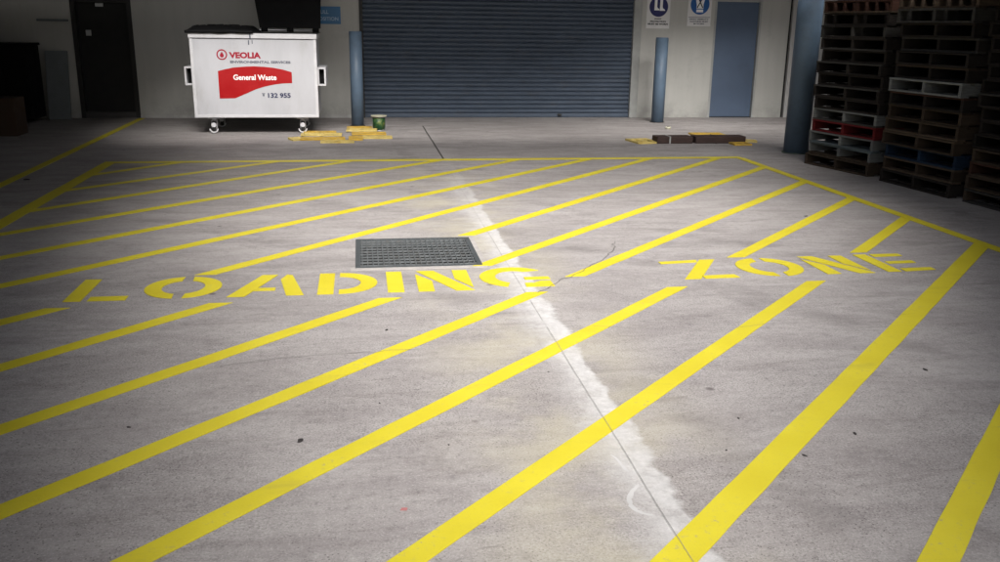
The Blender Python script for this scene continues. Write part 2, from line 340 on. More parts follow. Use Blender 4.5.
# ------------------------------------------------------------------ loading zone paint
Z0, Z1 = .0012, .0042
def band(name, a, b, wd, label, cat, group=None, ends=None, z1=Z1, parent=None):
    """a painted line from a to b; ends: direction (dx, dy) along which each end is cut"""
    a, b = Vector(a), Vector(b); t = (b-a).normalized(); n = Vector((-t.y, t.x)); h = wd/2
    def cut(p, dirn):
        if dirn is None: return p+n*h, p-n*h
        dv = Vector(dirn).normalized(); k = h/(dv.dot(n)); return p+dv*k, p-dv*k
    e0, e1 = (ends or (None, None)); l0, r0 = cut(a, e0); l1, r1 = cut(b, e1)
    L = (b-a).length; nseg = max(2, int(L/.07)); le, re = [], []
    sd = random.random()*50
    for i in range(nseg+1):
        k = i/nseg; p = l0.lerp(l1, k)+n*.0035*noise.noise((k*L*4, sd, 0)); q = r0.lerp(r1, k)+n*.0035*noise.noise((k*L*4, sd+9, 0))
        le.append(p); re.append(q)
    mb = MB(); pts = [tuple(p) for p in re]+[tuple(p) for p in le[::-1]]
    mb.prism(pts, Z0, z1)
    o = mb.build(name, M['yellow'], parent)
    if label: tag(o, label, cat, group)
    return o
XH, YV = (1, 0), (0, 1)
X0b, X1b, YB = -2.88, 4.80, 10.93
bd = thing('painted_border', 'yellow painted border line framing the hatched loading zone, bent round its far corners', 'painted line', (0, 0, 0))
band('back_line', (X0b-.06, YB+.01), (X1b+.03, YB+.04), .11, None, None, z1=Z1+.0016, parent=bd)
band('side_line', (X0b, 1.0), (X0b, YB-.04), .13, None, None, z1=Z1+.0008, parent=bd)
band('side_line', (X1b, 4.6), (X1b, YB-.02), .10, None, None, z1=Z1+.0008, parent=bd)
band('front_line', (-1.0, .41), (4.75, 6.16), .118, None, None, ends=(None, YV), z1=Z1, parent=bd)
W = .098
G1 = 'diagonal yellow hatch lines in the loading zone'
XL = X0b+.06; YT = YB-.045
st = [
 ((XL, 10.07), (-2.12, YT), YV, XH, 'shortest yellow hatch line, in the far left corner of the loading zone'),
 ((XL, 9.13), (-1.03, YT), YV, XH, 'second yellow hatch line from the far left corner of the loading zone'),
 ((XL, 8.13), (-.17, YT), YV, XH, 'third yellow hatch line from the far left corner of the loading zone'),
 ((XL, 7.14), (.90, YT), YV, XH, 'yellow hatch line whose far end meets the back line at the dark floor joint'),
 ((XL, 6.12), (1.86, YT), YV, XH, 'yellow hatch line reaching the back line just right of the floor joint'),
 ((XL, 5.13), (2.77, YT), YV, XH, 'longest unbroken yellow hatch line, running just above the painted word LOADING'),
 ((-1.03, 5.88), (3.56, YT), XH, XH, 'yellow hatch line starting over the letter O of LOADING, behind the drain grate'),
 ((.80, 6.86), (4.47, YT), XH, XH, 'yellow hatch line starting at the far right corner of the drain grate'),
 ((.80, 5.93), (X1b-.05, 10.12), XH, YV, 'yellow hatch line starting at the near right corner of the drain grate'),
 ((1.38, 5.60), (X1b-.05, 9.09), XH, YV, 'yellow hatch line starting beside the floor crack right of the letter G'),
 ((2.67, 5.99), (X1b-.05, 8.10), XH, YV, 'yellow hatch line starting just above the letter O of ZONE'),
 ((3.655, 6.04), (X1b-.05, 7.17), XH, YV, 'short yellow hatch line above the letter E of ZONE'),
 ((XL, 4.12), (-1.745, 5.235), YV, XH, 'yellow hatch line ending just below the letter L of LOADING'),
 ((XL, 3.12), (-.84, 5.24), YV, XH, 'yellow hatch line ending below the letters O and A of LOADING'),
 ((XL, 2.20), (.15, 5.24), YV, XH, 'yellow hatch line ending below the letter I of LOADING'),
 ((XL, 1.28), (1.06, 5.27), YV, XH, 'yellow hatch line ending below the letter G of LOADING'),
 ((-2.0, 1.27), (1.98, 5.29), None, XH, 'wide near yellow hatch line ending below the letter Z of ZONE'),
 ((-1.3, 1.02), (2.95, 5.33), None, XH, 'nearest complete yellow hatch line, ending below the letters O and N of ZONE'),
 ((-.2, .30), (4.74, 5.18), None, YV, 'thick yellow diagonal line outside the loading zone in the lower right corner'),
]
for a, b, e0, e1, lab in st:
    band('hatch_line', a, b, W if a[1] > .5 else .108, lab, 'painted line', G1 if a[1] > .5 else None, ends=(e0, e1), z1=Z1-.0006)
band('bay_line', (-3.47, 4.5), (-3.63, 16.03), .10, 'dull yellow bay line running towards the dark doorway on the left', 'painted line')

def letter(ch, mb_list):
    """stencil pieces of one letter in metres, cap height .47"""
    h = .475
    if ch == 'L': return [[(0,0),(.1,0),(.1,h),(0,h)], [(.135,0),(.35,0),(.35,.085),(.135,.085)]]
    if ch == 'O':
        P = []
        for a0, a1 in ((97, 263), (-83, 83)):
            P.append(arc(.23, h/2, .23, h/2, a0, a1)+arc(.23, h/2, .128, h/2-.088, a1+(-8 if a0 > 0 else -8)*1, a0+8)[0:])
        return P
    if ch == 'A': return [[(0,0),(.105,0),(.145,.115),(.275,.115),(.275,.175),(.165,.175),(.265,h),(.165,h)], [(.29,.36),(.325,h),(.36,h-.02),(.455,0),(.35,0)]]
    if ch == 'D': return [[(0,0),(.098,0),(.098,h),(0,h)], arc(.13, h/2, .24, h/2, -90, 90)+arc(.13, h/2, .135, h/2-.088, 90, -90)]
    if ch == 'I': return [[(0,0),(.102,0),(.102,h),(0,h)]]
    if ch == 'N': return [[(0,0),(.1,0),(.1,.235),(0,.40)], [(.01,h),(.125,h),(.35,.0),(.235,.0)], [(.25,h),(.35,h),(.35,.06),(.25,.265)]]
    if ch == 'G':
        return [arc(.235, h/2, .235, h/2, 38, 250)+arc(.235, h/2, .13, h/2-.088, 245, 55), [(.27,0),(.455,0),(.45,.125),(.385,.125),(.335,.085),(.275,.088)], [(.29,.165),(.46,.165),(.455,.225),(.29,.225)]]
    if ch == 'Z': return [[(0,h-.075),(.275,h-.06),(.29,h),(0,h-.02)], [(.02,.0),(.135,.0),(.43,h),(.315,h)], [(.165,0),(.41,0),(.40,.075),(.165,.07)]]
    if ch == 'E': return [[(0,0),(.1,0),(.1,h),(0,h)], [(.13,0),(.37,.02),(.37,.085),(.13,.075)], [(.13,.205),(.345,.215),(.345,.275),(.13,.265)], [(.13,h-.075),(.36,h-.065),(.36,h),(.13,h)]]
def word(wd, xs, y0s, label, rots):
    root = thing('painted_word', label, 'painted word', (xs[0], y0s[0], 0))
    for ch, x, y, r in zip(wd, xs, y0s, rots):
        mb = MB(); M4 = Matrix.Translation((x-xs[0], y-y0s[0], 0)) @ Matrix.Rotation(r, 4, 'Z')
        for pc in letter(ch, None): mb.prism([(px, py) for px, py in pc], Z0, Z1, M4)
        mb.build('painted_letter', M['yellow'], root)
word('LOADING', [-1.755, -1.345, -.825, -.29, .14, .33, .745], [5.355, 5.36, 5.355, 5.355, 5.355, 5.355, 5.39], 'large yellow stencilled word LOADING on the concrete just in front of the drain grate', [0, 0, 0, 0, 0, 0, 0])
word('ZONE', [2.07, 2.565, 3.115, 3.57], [5.455, 5.47, 5.485, 5.50], 'large yellow stencilled word ZONE on the concrete at the right of the hatching', [.03, 0, 0, 0])

# ------------------------------------------------------------------ drain grate
gr = thing('drain_grate', 'square dark galvanised steel drain grate set in the floor behind the word LOADING', 'drain grate', (.375, 6.375, 0))
gw, gh = .435, .425
mb = MB(); t = .035
mb.box(-gw, gw, -gh, -gh+t, -.05, .004).box(-gw, gw, gh-t, gh, -.05, .004).box(-gw, -gw+t, -gh+t, gh-t, -.05, .004).box(gw-t, gw, -gh+t, gh-t, -.05, .004)
mb.build('grate_frame', M['grate'], gr)
mb = MB(); n = 22
for i in range(n):
    x = -gw+t+.012+(2*gw-2*t-.024)*i/(n-1); mb.box(x-.0030, x+.0030, -gh+t, gh-t, -.012, .003)
mb.build('bearing_bars', M['grate_bar'], gr)
mb = MB()
for i in range(10):
    y = -gh+t+.04+(2*gh-2*t-.08)*i/9; mb.box(-gw+t, gw-t, y-.005, y+.005, -.008, .0016)
mb.build('cross_bars', M['grate_bar'], gr)
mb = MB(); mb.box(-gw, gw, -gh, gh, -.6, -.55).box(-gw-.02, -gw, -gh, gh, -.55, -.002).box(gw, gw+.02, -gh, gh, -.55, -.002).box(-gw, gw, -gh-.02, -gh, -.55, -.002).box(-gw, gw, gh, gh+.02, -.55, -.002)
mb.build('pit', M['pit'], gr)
mb = MB(); mb.box(-gw-.03, gw+.03, -gh-.05, -gh, -.02, .0022).box(gw, gw+.035, -gh, gh+.01, -.02, .0022)
mb.build('mortar_edge', M['mortar'], gr)

# ------------------------------------------------------------------ small flakes on the floor
fl = [(-.27, 3.34, .035, 'largest dark flake on the floor, lower left between two hatch lines'), (-.97, 3.55, .02, 'faint dark flake near the left edge between hatch lines'),
      (.11, 4.65, .022, 'dark speck below the letter I of LOADING'), (.05, 3.67, .013, 'tiny dark speck in the lower middle left of the floor joint'), (.31, 3.23, .012, 'tiny black speck in the bottom middle of the floor'),
      (2.71, 3.76, .03, 'dark flake right of the wide front line, near the right edge'), (1.98, 3.13, .024, 'dark flake touching the right side of the wide front line'),
      (1.68, 2.97, .022, 'dark speck just outside the front line, lowest on the right'), (1.56, 3.33, .016, 'small speck between the last hatch line and the front line, upper one'),
      (1.39, 3.05, .014, 'small speck between the last hatch line and the front line, lower one'), (-3.40, 9.78, .07, 'black flake beside the yellow bay line at the far left'),
      (3.9, 7.35, .04, 'dark smudge-like flake inside the right part of the hatching'), (.86, 3.95, .014, 'brown flake on the white filler beside a hatch line')]
for x, y, s, lab in fl:
    s *= .78; mb = MB(); ns = 8; pts = [(s*(.38+.42*random.random())*math.cos(2*math.pi*i/ns)*1.1, s*(.18+.34*random.random())*math.sin(2*math.pi*i/ns)) for i in range(ns)]
    mb.prism(pts, .0008, .0008+s*.12); o = mb.build('floor_flake', M['flake'], None, (x, y, 0)); o.rotation_euler = (0, 0, random.uniform(0, 3))
    tag(o, lab, 'flake', 'dark flakes scattered on the floor')
mb = MB(); mb.prism([(-.012, -.006), (.01, -.009), (.014, .006), (-.006, .009)], .0008, .003); tag(mb.build('paper_scrap', M['redflake'], None, (.11, 2.76, 0)), 'tiny pink red scrap on the floor at the bottom middle', 'scrap')

# ------------------------------------------------------------------ the building
wl = thing('warehouse_wall', 'dull beige painted concrete warehouse wall behind the waste bin and roller door', 'wall', (0, WY, 0))
def wbox(mb, x0, x1, z0, z1, y0=0., y1=.25): mb.box(x0, x1, y0, y1, z0, z1)
WT = 4.0
mb = MB()
wbox(mb, -9, -4.60, 0, WT); wbox(mb, -4.60, -3.66, 1.92, WT); wbox(mb, -3.66, .03, 0, WT); wbox(mb, .03, 5.0, 2.75, WT)
wbox(mb, 5.0, 6.36, 0, WT); wbox(mb, 6.36, 7.26, 2.10, WT); wbox(mb, 7.26, 7.80, 0, WT)
mb.build('wall_face', M['wall'], wl)
mb = MB(); wbox(mb, 7.86, 12, 0, WT); mb.build('wall_pier', M['wall_pale'], wl)
mb = MB(); wbox(mb, 7.80, 7.86, 0, WT, .06, .25); mb.build('wall_groove', M['pit'], wl)
mb = MB(); mb.box(-9, -4.6, -.012, 0, 0, .05).box(-3.66, .03, -.012, 0, 0, .05); mb.build('skirting', M['wall_pale'], wl)
# roller door
rd = thing('roller_door', 'wide dark slate blue corrugated roller shutter door, closed', 'roller door', (2.515, WY, 0))
mb = MB(); z = .07; k = 0; prof = []
pitch = .077
while z < 2.78:
    for dz, dy in ((0, .065), (.012, .048), (.030, .036), (.048, .036), (.064, .048)): prof.append((z+dz, dy))
    z += pitch
for i in range(len(prof)-1):
    (za, ya), (zb, yb) = prof[i], prof[i+1]
    f = mb.bm.faces.new([mb.bm.verts.new(p) for p in ((-2.43, ya, za), (2.43, ya, za), (2.43, yb, zb), (-2.43, yb, zb))])
bmesh.ops.remove_doubles(mb.bm, verts=mb.bm.verts, dist=1e-5)
mb.box(-2.43, 2.43, .07, .09, .07, 2.78)
mb.build('curtain', M['roller'], rd)
mb = MB(); mb.box(-2.44, 2.44, .02, .10, .006, .075, .006); mb.build('bottom_rail', M['roller'], rd)
mb = MB(); mb.box(-2.485, -2.425, -.03, .12, 0, 2.75); mb.build('guide_track', M['frame_dark'], rd)
mb = MB(); mb.box(2.34, 2.482, -.035, .12, 0, 2.75, .006); mb.build('guide_track', M['frame_grey'], rd)
mb = MB(); mb.box(-.035, .035, -.012, .03, .03, .07, .004); mb.build('lock_hasp', M['frame_dark'], rd, (1.05-.0, 0, .0))
# blue personnel door
bdr = thing('blue_door', 'flush slate blue steel door right of the safety signs', 'door', (6.81, WY, 0))
mb = MB(); mb.box(-.405, .405, .055, .10, .012, 2.055, .003); mb.build('door_leaf', M['blue_door'], bdr)
mb = MB(); mb.box(-.45, -.41, -.006, .12, 0, 2.10).box(.41, .45, -.006, .12, 0, 2.10).box(-.41, .41, -.006, .12, 2.06, 2.10); mb.build('door_frame', M['frame_grey'], bdr)
mb = MB(); mb.box(-.41, .41, .02, .16, 0, .010); mb.build('threshold', M['frame_dark'], bdr)
# dark door on the left
dd = thing('dark_doorway', 'almost black door with dark frame in the dim left part of the wall', 'door', (-4.13, WY, 0))
mb = MB(); mb.box(-.40, .40, .10, .14, .10, 1.86); mb.build('door_leaf', M['void'], dd)
mb = MB(); mb.box(-.47, -.40, -.02, .16, 0, 1.92).box(.40, .47, -.02, .16, 0, 1.92).box(-.40, .40, -.02, .16, 1.86, 1.92); mb.build('door_frame', M['frame_dark'], dd)
mb = MB(); mb.box(-.40, .40, -.01, .12, 0, .10, .005); mb.build('sill', surf('sill_grey', (.05, .05, .05), .6), dd)
mb = MB(); mb.box(-.29, -.21, .07, .10, 1.33, 1.42, .004); mb.build('lock_plate', M['steel'], dd)
mb = MB(); mb.box(-.10, .02, .06, .10, 1.79, 1.85, .004); mb.build('door_closer', M['steel'], dd)
# added side walls and unseen roofs (put in to shade the wall, the bin and the pallets)
o = MB().box(8.7, 8.95, -12, 16.1, 0, 4.0).build('added_side_wall', M['wall_dark']); tag(o, 'added dark side wall behind the tall pallet stacks', 'wall')
o = MB().box(-8.0, -7.75, -2, 16.1, 0, 4.0).build('added_side_wall', M['wall_dark']); tag(o, 'added unseen side wall at the far left', 'wall')
SHADE_LOUVRES = [(6.55+.46*k, .085+.009*k) for k in range(10)]    # (y, half depth) of the added shade blades: denser towards the wall
SHADE_ROOFS = [  # outline, height: added unseen shade roofs leave an opening over the hatching and a slot in front of the wall
 ([(-7.7, 11.4), (3.8, 11.4), (5.2, 12.6), (8.7, 12.6), (8.7, 16.4), (-7.7, 16.4)], 3.32),
 ([(6.2, 10.2), (8.7, 10.2), (8.7, 12.55), (8.1, 12.55), (7.2, 11.3), (6.2, 11.3)], 3.32),
 ([(6.03, 8.05), (8.7, 8.05), (8.7, 10.15), (6.03, 10.15)], 2.40),
 ([(-7.7, 6.95), (-1.3, 6.95), (-2.2, 10.64), (-7.7, 10.64)], 2.50),
 ([(-7.7, 10.65), (-2.9, 10.65), (-2.7, 13.4), (-7.7, 13.4)], 2.40),
 ([(-7.7, -8), (-.1, -8), (.2, -1.4), (-1.3, 4.8), (-1.4, 6.5), (-7.7, 6.5)], 2.40),
 ([(1.15, -8), (8.7, -8), (8.7, 8.0), (4.6, 8.0), (4.3, 4.6), (.85, -1.4)], 2.40)]
o = MB().box(-4.1, -3.9, -8, 7.5, 0, 2.40).build('added_side_wall', M['wall_dark']); tag(o, 'added unseen low wall left of the photographer, shading the floor', 'wall')  # unseen walls added beside the camera to darken the floor edges
o = MB().box(5.6, 5.8, -8, 4.3, 0, 2.40).build('added_side_wall', M['wall_dark']); tag(o, 'added unseen low wall right of the photographer, shading the floor', 'wall')
lc = thing('unseen_louvre_canopy', 'added unseen louvred canopy dimming the floor in front of the wall', 'canopy', (0, 0, 2.40))  # unseen louvres added to dim the floor before the wall
for y, hd in SHADE_LOUVRES:
    MB().box(-7.7, 6.0, y-hd, y+hd, 0, .06).build('shade_louvre_blade', M['shade_roof'], lc)
MB().box(-7.7, -1.3, 6.5, 6.86, 0, .08).build('shade_edge_beam', M['shade_roof'], lc)
for pts, z in SHADE_ROOFS:
    mb = MB(); mb.prism(pts, z, z+.15); o = mb.build('unseen_shade_roof', M['shade_roof']); tag(o, kind='structure')

# ------------------------------------------------------------------ bollards and pillar
def bollard(x, y, h, r, label):
    t_ = thing('bollard', label, 'bollard', (x, y, 0), 0, 'blue steel bollards beside the roller door')
    mb = MB(); mb.cyl((0, 0, 0), r, h-.012, seg=32); mb.cyl((0, 0, h-.012), r, .012, seg=32, r2=r*.93); mb.build('post', M['blue'], t_)
    mb = MB(); mb.cyl((0, 0, 0), r+.02, .008, seg=32); mb.build('base_ring', M['joint'], t_)
bollard(-.04, 14.78, 1.47, .10, 'slate blue round steel bollard left of the roller door, next to the green paint tin')
bollard(5.14, 15.30, 1.43, .108, 'slate blue round steel bollard right of the roller door, under the foot protection sign')
pl = thing('canopy_pillar', 'thick round slate blue steel pillar standing beside the pallet stacks', 'pillar', (5.785, 11.38, 0))
mb = MB(); mb.cyl((0, 0, .0), .162, 3.31, seg=48); mb.build('pillar_shaft', M['blue'], pl)
mb = MB(); mb.cyl((0, 0, 0), .18, .012, seg=40); mb.build('base_plate', surf('worn_base', (.09, .12, .10), .7, .3), pl)

# ------------------------------------------------------------------ signs on the wall
def safety_sign(x0, x1, z0, z1, kind, label):
    cx = (x0+x1)/2; wd = x1-x0; root = thing('safety_sign', label, 'sign', (cx, WY, z0))
    hgt = z1-z0
    MB().box(-wd/2, wd/2, -.008, -.001, 0, hgt, .001).build('panel', M['sign_white'], root)
    r = wd*.40; cz = .20+r; cm = M['sign_navy'] if kind == 'foot' else M['sign_blue']
    mb = MB(); mb.prism(arc(0, cz, r, r, 0, 360, 40)[:-1], .0085, .0105, wallM(0, 0, 0)); mb.build('disc', cm, root)
    MW = wallM(0, 0, 0)
    if kind == 'foot':
        mb = MB(); s = r
        for ox, oz, m_ in ((-.30, .06, 1), (.34, .02, 1)):
            boot = [(-.24, 1.05), (.13, 1.05), (.13, .05), (.20, -.12), (.46, -.30), (.48, -.45), (-.24, -.45)]
            pts = [((ox+px*.85)*s*.92, cz+(oz+pz*.8)*s*.92-.08*s) for px, pz in boot]
            pts = [(a, b) for a, b in pts if True]
            mb.prism(pts, .011, .0125, MW)
        mb.build('boot_pictogram', M['decal_white'], root)
        for i, (s_, wf, hh) in enumerate((('FOOT', .30, .022), ('PROTECTION', .68, .026), ('MUST BE WORN', .86, .030))):
            text('lettering', s_, hh, M['ink'], root, wallM(-wd*wf/2, -.009, .155-i*.047), wd*wf, .0015)
    else:
        mb = MB(); s = r
        mb.prism([(-.36*s, cz-.42*s), (.36*s, cz-.42*s), (.36*s, cz+.0*s), (.52*s, cz+.62*s), (.22*s, cz+.8*s), (0, cz+.25*s), (-.22*s, cz+.8*s), (-.52*s, cz+.62*s), (-.36*s, cz)], .011, .0125, MW)
        mb.prism([(-.36*s, cz-.78*s), (.36*s, cz-.78*s), (.36*s, cz-.50*s), (-.36*s, cz-.50*s)], .011, .0125, MW)
        mb.build('vest_pictogram', M['decal_white'], root)
        mb = MB(); mb.prism([(-.34*s, cz-.3*s), (-.26*s, cz-.38*s), (.24*s, cz+.55*s), (.16*s, cz+.6*s)], .0128, .0136, MW); mb.prism([(.34*s, cz-.3*s), (.26*s, cz-.38*s), (-.24*s, cz+.55*s), (-.16*s, cz+.6*s)], .0128, .0136, MW)
        mb.build('vest_stripe', M['ink'], root)
        mb = MB(); mb.box(-wd*.46, wd*.46, -.011, -.009, .150, .158); mb.build('rule', M['navy'], root)
        for i, (s_, wf, hh) in enumerate((('HIGH VISIBILITY', .82, .026), ('CLOTHING MUST', .78, .026), ('BE WORN', .45, .026))):
            text('lettering', s_, hh, M['greyink'], root, wallM(-wd*wf/2, -.009, .108-i*.040), wd*wf, .0010)
safety_sign(5.09, 5.52, 1.575, 2.15, 'foot', 'white sign with dark navy disc and white boots, above the right bollard')
safety_sign(5.85, 6.29, 1.625, 2.20, 'vest', 'white sign with bright blue disc and white safety vest beside the blue door')
bs = thing('door_sign', 'small faded blue rectangular sign with pale lettering behind the open bin lid', 'sign', (-.53, WY, 1.57))
MB().box(-.25, .25, -.008, -.001, 0, .285, .001).build('panel', M['sign_panel'], bs)
text('lettering', 'FULL', .060, M['sign_letter'], bs, wallM(-.12, -.009, .165), .17, .001)
text('lettering', 'POSITION', .060, M['sign_letter'], bs, wallM(-.15, -.009, .055), .36, .001)

# ------------------------------------------------------------------ waste bin
bn = thing('waste_bin', 'white steel general waste bin on castors with one black lid open, against the wall', 'waste bin', (-1.49, 13.75, 0))
hw = .88; D = 1.10; zb, zt = .25, 1.355
mb = MB(); th = .02
mb.box(-hw, hw, 0, th, zb, zt, .004).box(-hw, hw, D-th, D, zb, zt).box(-hw, -hw+th, th, D-th, zb, zt).box(hw-th, hw, th, D-th, zb, zt).box(-hw+th, hw-th, th, D-th, zb, zb+th)
mb.build('body', M['white'], bn)
mb = MB()   # folded rim
mb.box(-hw-.018, hw+.018, -.022, .045, zt+.003, 1.435, .008).box(-hw-.018, hw+.018, D-.045, D+.022, zt+.003, 1.435, .008)
mb.box(-hw-.018, -hw+.045, .046, D-.046, zt+.003, 1.434, .008).box(hw-.045, hw+.018, .046, D-.046, zt+.003, 1.434, .008)
mb.build('rim', M['white_trim'], bn)
MB().box(-hw-.03, hw+.03, -.034, .05, 1.436, 1.450, .004).box(hw-.05, hw+.03, .052, D, 1.436, 1.450, .004).build('rim_shade_strip', M['black'], bn)  # black strip standing in for the shaded bin inside behind the rim
mb = MB(); mb.box(-hw-.006, -hw+.035, -.008, -.0015, zb+.03, zt-.004, .002).box(hw-.035, hw+.006, -.008, -.0015, zb+.03, zt-.004, .002).box(-hw-.006, hw+.006, -.012, -.0015, zb-.012, zb+.028, .003)
mb.build('edge_flange', M['white_trim'], bn)
MB().box(-hw+.0, hw-.0, -.003, -.0008, zt-.008, zt+.002).build('rim_shade_line', M['pit'], bn)  # dark strip laid on as the shaded groove under the rim
mb = MB(); mb.box(-.075, -.058, -.004, -.001, 1.27, 1.335).box(-.022, -.010, -.004, -.001, 1.285, 1.335); mb.box(-.05, -.03, -.028, -.023, 1.36, 1.43); mb.build('latch', M['greyink'], bn)
for sx in (-1, 1):     # fork pockets
    mb = MB(); xa, xb = (-hw-.125, -hw-.003) if sx < 0 else (hw+.003, hw+.125); y0, y1 = .10, .95; za, zc, t = .69, .955, .024
    mb.box(xa, xb, y0, y1, za, za+t, .004).box(xa, xb, y0, y1, zc-t, zc, .004)
    mb.box(xa, xa+t, y0, y1, za+t, zc-t).box(xb-t, xb, y0, y1, za+t, zc-t)
    bmesh.ops.remove_doubles(mb.bm, verts=mb.bm.verts, dist=1e-5); mb.build('fork_pocket', M['white_trim'], bn)
    mb = MB(); mb.box(xa+t, xb-t, y0+.12, y1-.02, za+t, zc-t); mb.build('pocket_shade_fill', M['black'], bn)  # black fill standing in for the shade inside the open pocket
# closed lid: lumpy moulded sheet
def lid_sheet(x0, x1, y0, y1, nx, ny, fn, th):
    bm = bmesh.new(); top = []
    for j in range(ny+1):
        row = []
        for i in range(nx+1):
            u, v = i/nx, j/ny; row.append(bm.verts.new((x0+(x1-x0)*u, y0+(y1-y0)*v, fn(u, v))))
        top.append(row)
    for j in range(ny):
        for i in range(nx): bm.faces.new((top[j][i], top[j][i+1], top[j+1][i+1], top[j+1][i]))
    g = bmesh.ops.extrude_face_region(bm, geom=bm.faces[:]); vv = [v for v in g['geom'] if isinstance(v, bmesh.types.BMVert)]
    bmesh.ops.translate(bm, verts=vv, vec=(0, 0, -th)); return bm
def lump(u, v):
    e = min(u, 1-u, v, 1-v)*9; e = min(1, e)
    rib = .016 if abs((u*4) % 1-.5) < .28 and .08 < v < .92 else 0
    return 1.462+e*.045+rib*e+.012*noise.noise((u*5, v*4, 2))+.022*math.sin(u*math.pi)*e
mb = MB(); mb.bm.free(); mb.bm = lid_sheet(-hw-.055, .005, -.05, D+.03, 40, 20, lump, .035); mb.build('closed_lid', M['black'], bn, smooth=True)
mb = MB(); mb.box(-hw-.045, 0, -.045, -.02, 1.436, 1.462, .004); mb.build('lid_lip', M['black'], bn)
# open lid standing up on the back hinge, flaring towards its free edge
mb = MB(); pts = [(-.01, 0), (.915, 0), (.935, .5), (.95, 1.08), (-.13, 1.08), (-.08, .5)]
mb.prism(pts, 0, .05, Matrix(((1, 0, 0, 0), (0, .09, 1, D+.0), (0, 1, 0, 1.50), (0, 0, 0, 1)))); mb.build('open_lid', M['black'], bn)
for x in (.06, .45, .84): MB().cyl((x-.05, D+.03, 1.475), .032, .10, 'X', 16).build('lid_hinge', M['black'], bn)
mb = MB(); mb.cyl((-hw, D+.03, 1.47), .014, 2*hw, 'X', 12); mb.build('hinge_rod', M['steel'], bn)
for x in (-.64, .64):
    for y in (.14, .94):
        pm = MB(); pm.box(x-.085, x+.085, y-.06, y+.06, .212, .224, .003); cs = pm.build('castor', M['white_trim'], bn)
        fm = MB(); fm.cyl((x, y, .185), .032, .027, seg=20); fm.box(x-.040, x-.033, y-.030, y+.035, .075, .185).box(x+.033, x+.040, y-.030, y+.035, .075, .185).box(x-.040, x+.040, y-.030, y+.032, .178, .187)
        fm.build('fork', M['white_trim'], cs)
        wm = MB(); wm.cyl((x-.024, y+.012, .078), .078, .048, 'X', 28); wm.build('wheel', M['rubber'], cs)
        hm = MB(); hm.cyl((x-.030, y+.012, .078), .050, .060, 'X', 20); hm.build('wheel_hub', M['wheel'], cs)
        bm_ = MB(); bm_.cyl((x, y-.085, .125), .034, .020, 'Y', 20); bm_.strip(arc(x, .075, .066, .066, 185, 355, 14), arc(x, .075, .048, .048, 185, 355, 14), -(y-.072), -(y-.090), wallM(0, 0, 0)); bm_.build('wheel_brake', M['white_trim'], cs)
# decals, local x = world + 1.49
def dx(v): return v+1.49
MW = wallM(0, 0, 0)
dm = MB(); dm.prism([(dx(a), b) for a, b in [(-2.01, .90), (-1.9, .928), (-1.79, .95), (-1.65, .963), (-1.5, .97), (-1.36, .964), (-1.22, .95), (-1.09, .925), (-.97, .89), (-.97, .735), (-1.10, .730), (-1.22, .715), (-1.36, .685), (-1.49, .645), (-1.65, .575), (-1.79, .515), (-2.01, .51)]], .0015, .003, MW)
sw = dm.build('red_swoosh', M['red'], bn)
em = MB(); em.strip(arc(dx(-1.94), 1.13, .075, .075, 0, 360, 36), arc(dx(-1.94), 1.13, .057, .057, 0, 360, 36), .0015, .003, MW)
em.prism([(dx(-1.94)+.028*math.cos(R(a)), 1.118+.028*math.sin(R(a))) for a in range(150, 391, 20)]+[(dx(-1.94), 1.172)], .0015, .003, MW)
em.build('round_emblem', M['darkred'], bn)
text('lettering', 'VEOLIA', .088, M['darkred'], bn, wallM(dx(-1.84), -.0015, 1.08), .445, .0042)
text('lettering', 'ENVIRONMENTAL SERVICES', .036, M['greyink'], bn, wallM(dx(-1.83), -.0015, 1.012), .85, .0015)
text('lettering', 'General Waste', .078, M['decal_white'], bn, wallM(dx(-1.80), -.0032, .775), .61, .0022)
text('lettering', '132 955', .072, M['navy'], bn, wallM(dx(-1.325), -.0015, .52), .325, .0025)
hm = MB(); hm.prism([(dx(-1.40), .545), (dx(-1.375), .545), (dx(-1.375), .575), (dx(-1.40), .575)], .0015, .003, MW); hm.prism([(dx(-1.41), .578), (dx(-1.365), .578), (dx(-1.365), .588), (dx(-1.41), .588)], .0015, .003, MW)
hm.build('phone_mark', M['greyink'], bn)

# ------------------------------------------------------------------ painting gear on the floor
def stencil(x, y, rz, w_, d_, z, mat, label, cut='bar', tilt=0., group='used paint stencils lying in front of the wall'):
    """thin stencil card with real cut-outs: built as a frame of strips"""
    o = thing('stencil_card', label, 'stencil', (x, y, z), rz, group); o.rotation_euler = (tilt, 0, rz)
    mb = MB(); t = .026; a, b = w_/2, d_/2; m_ = min(.07, d_*.18)
    mb.box(-a, a, -b, -b+m_, 0, t).box(-a, a, b-m_, b, 0, t).box(-a, -a+m_, -b+m_, b-m_, 0, t).box(a-m_, a, -b+m_, b-m_, 0, t)
    if cut == 'bar': mb.box(-.03, .03, -b+m_, b-m_, 0, t)
    elif cut == 'disc': mb.prism(arc(0, 0, min(a, b)*.45, min(a, b)*.45, 0, 360, 16)[:-1], 0, t); mb.box(-.02, .02, -b+m_, b-m_, 0, t-.002)
    elif cut == 'cross': mb.box(-a+m_, a-m_, -.03, .03, 0, t-.001); mb.box(-.03, .03, -b+m_, b-m_, 0, t)
    elif cut == 'solid':
        mb.box(-a+m_, a-m_, -.02, .02, 0, t-.002); mb.box(-.02, .02, -b+m_, -.02, 0, t-.003); mb.box(-a*.5, -a*.5+.05, .02, b-m_, 0, t-.003)
    mb.build('card', mat, o)
S, P_ = M['stencil'], M['stencil_pale']
stencil(-.60, 13.78, .02, .48, .20, .001, S, 'rearmost yellow stencil of the left pile, nearest the waste bin', 'solid')
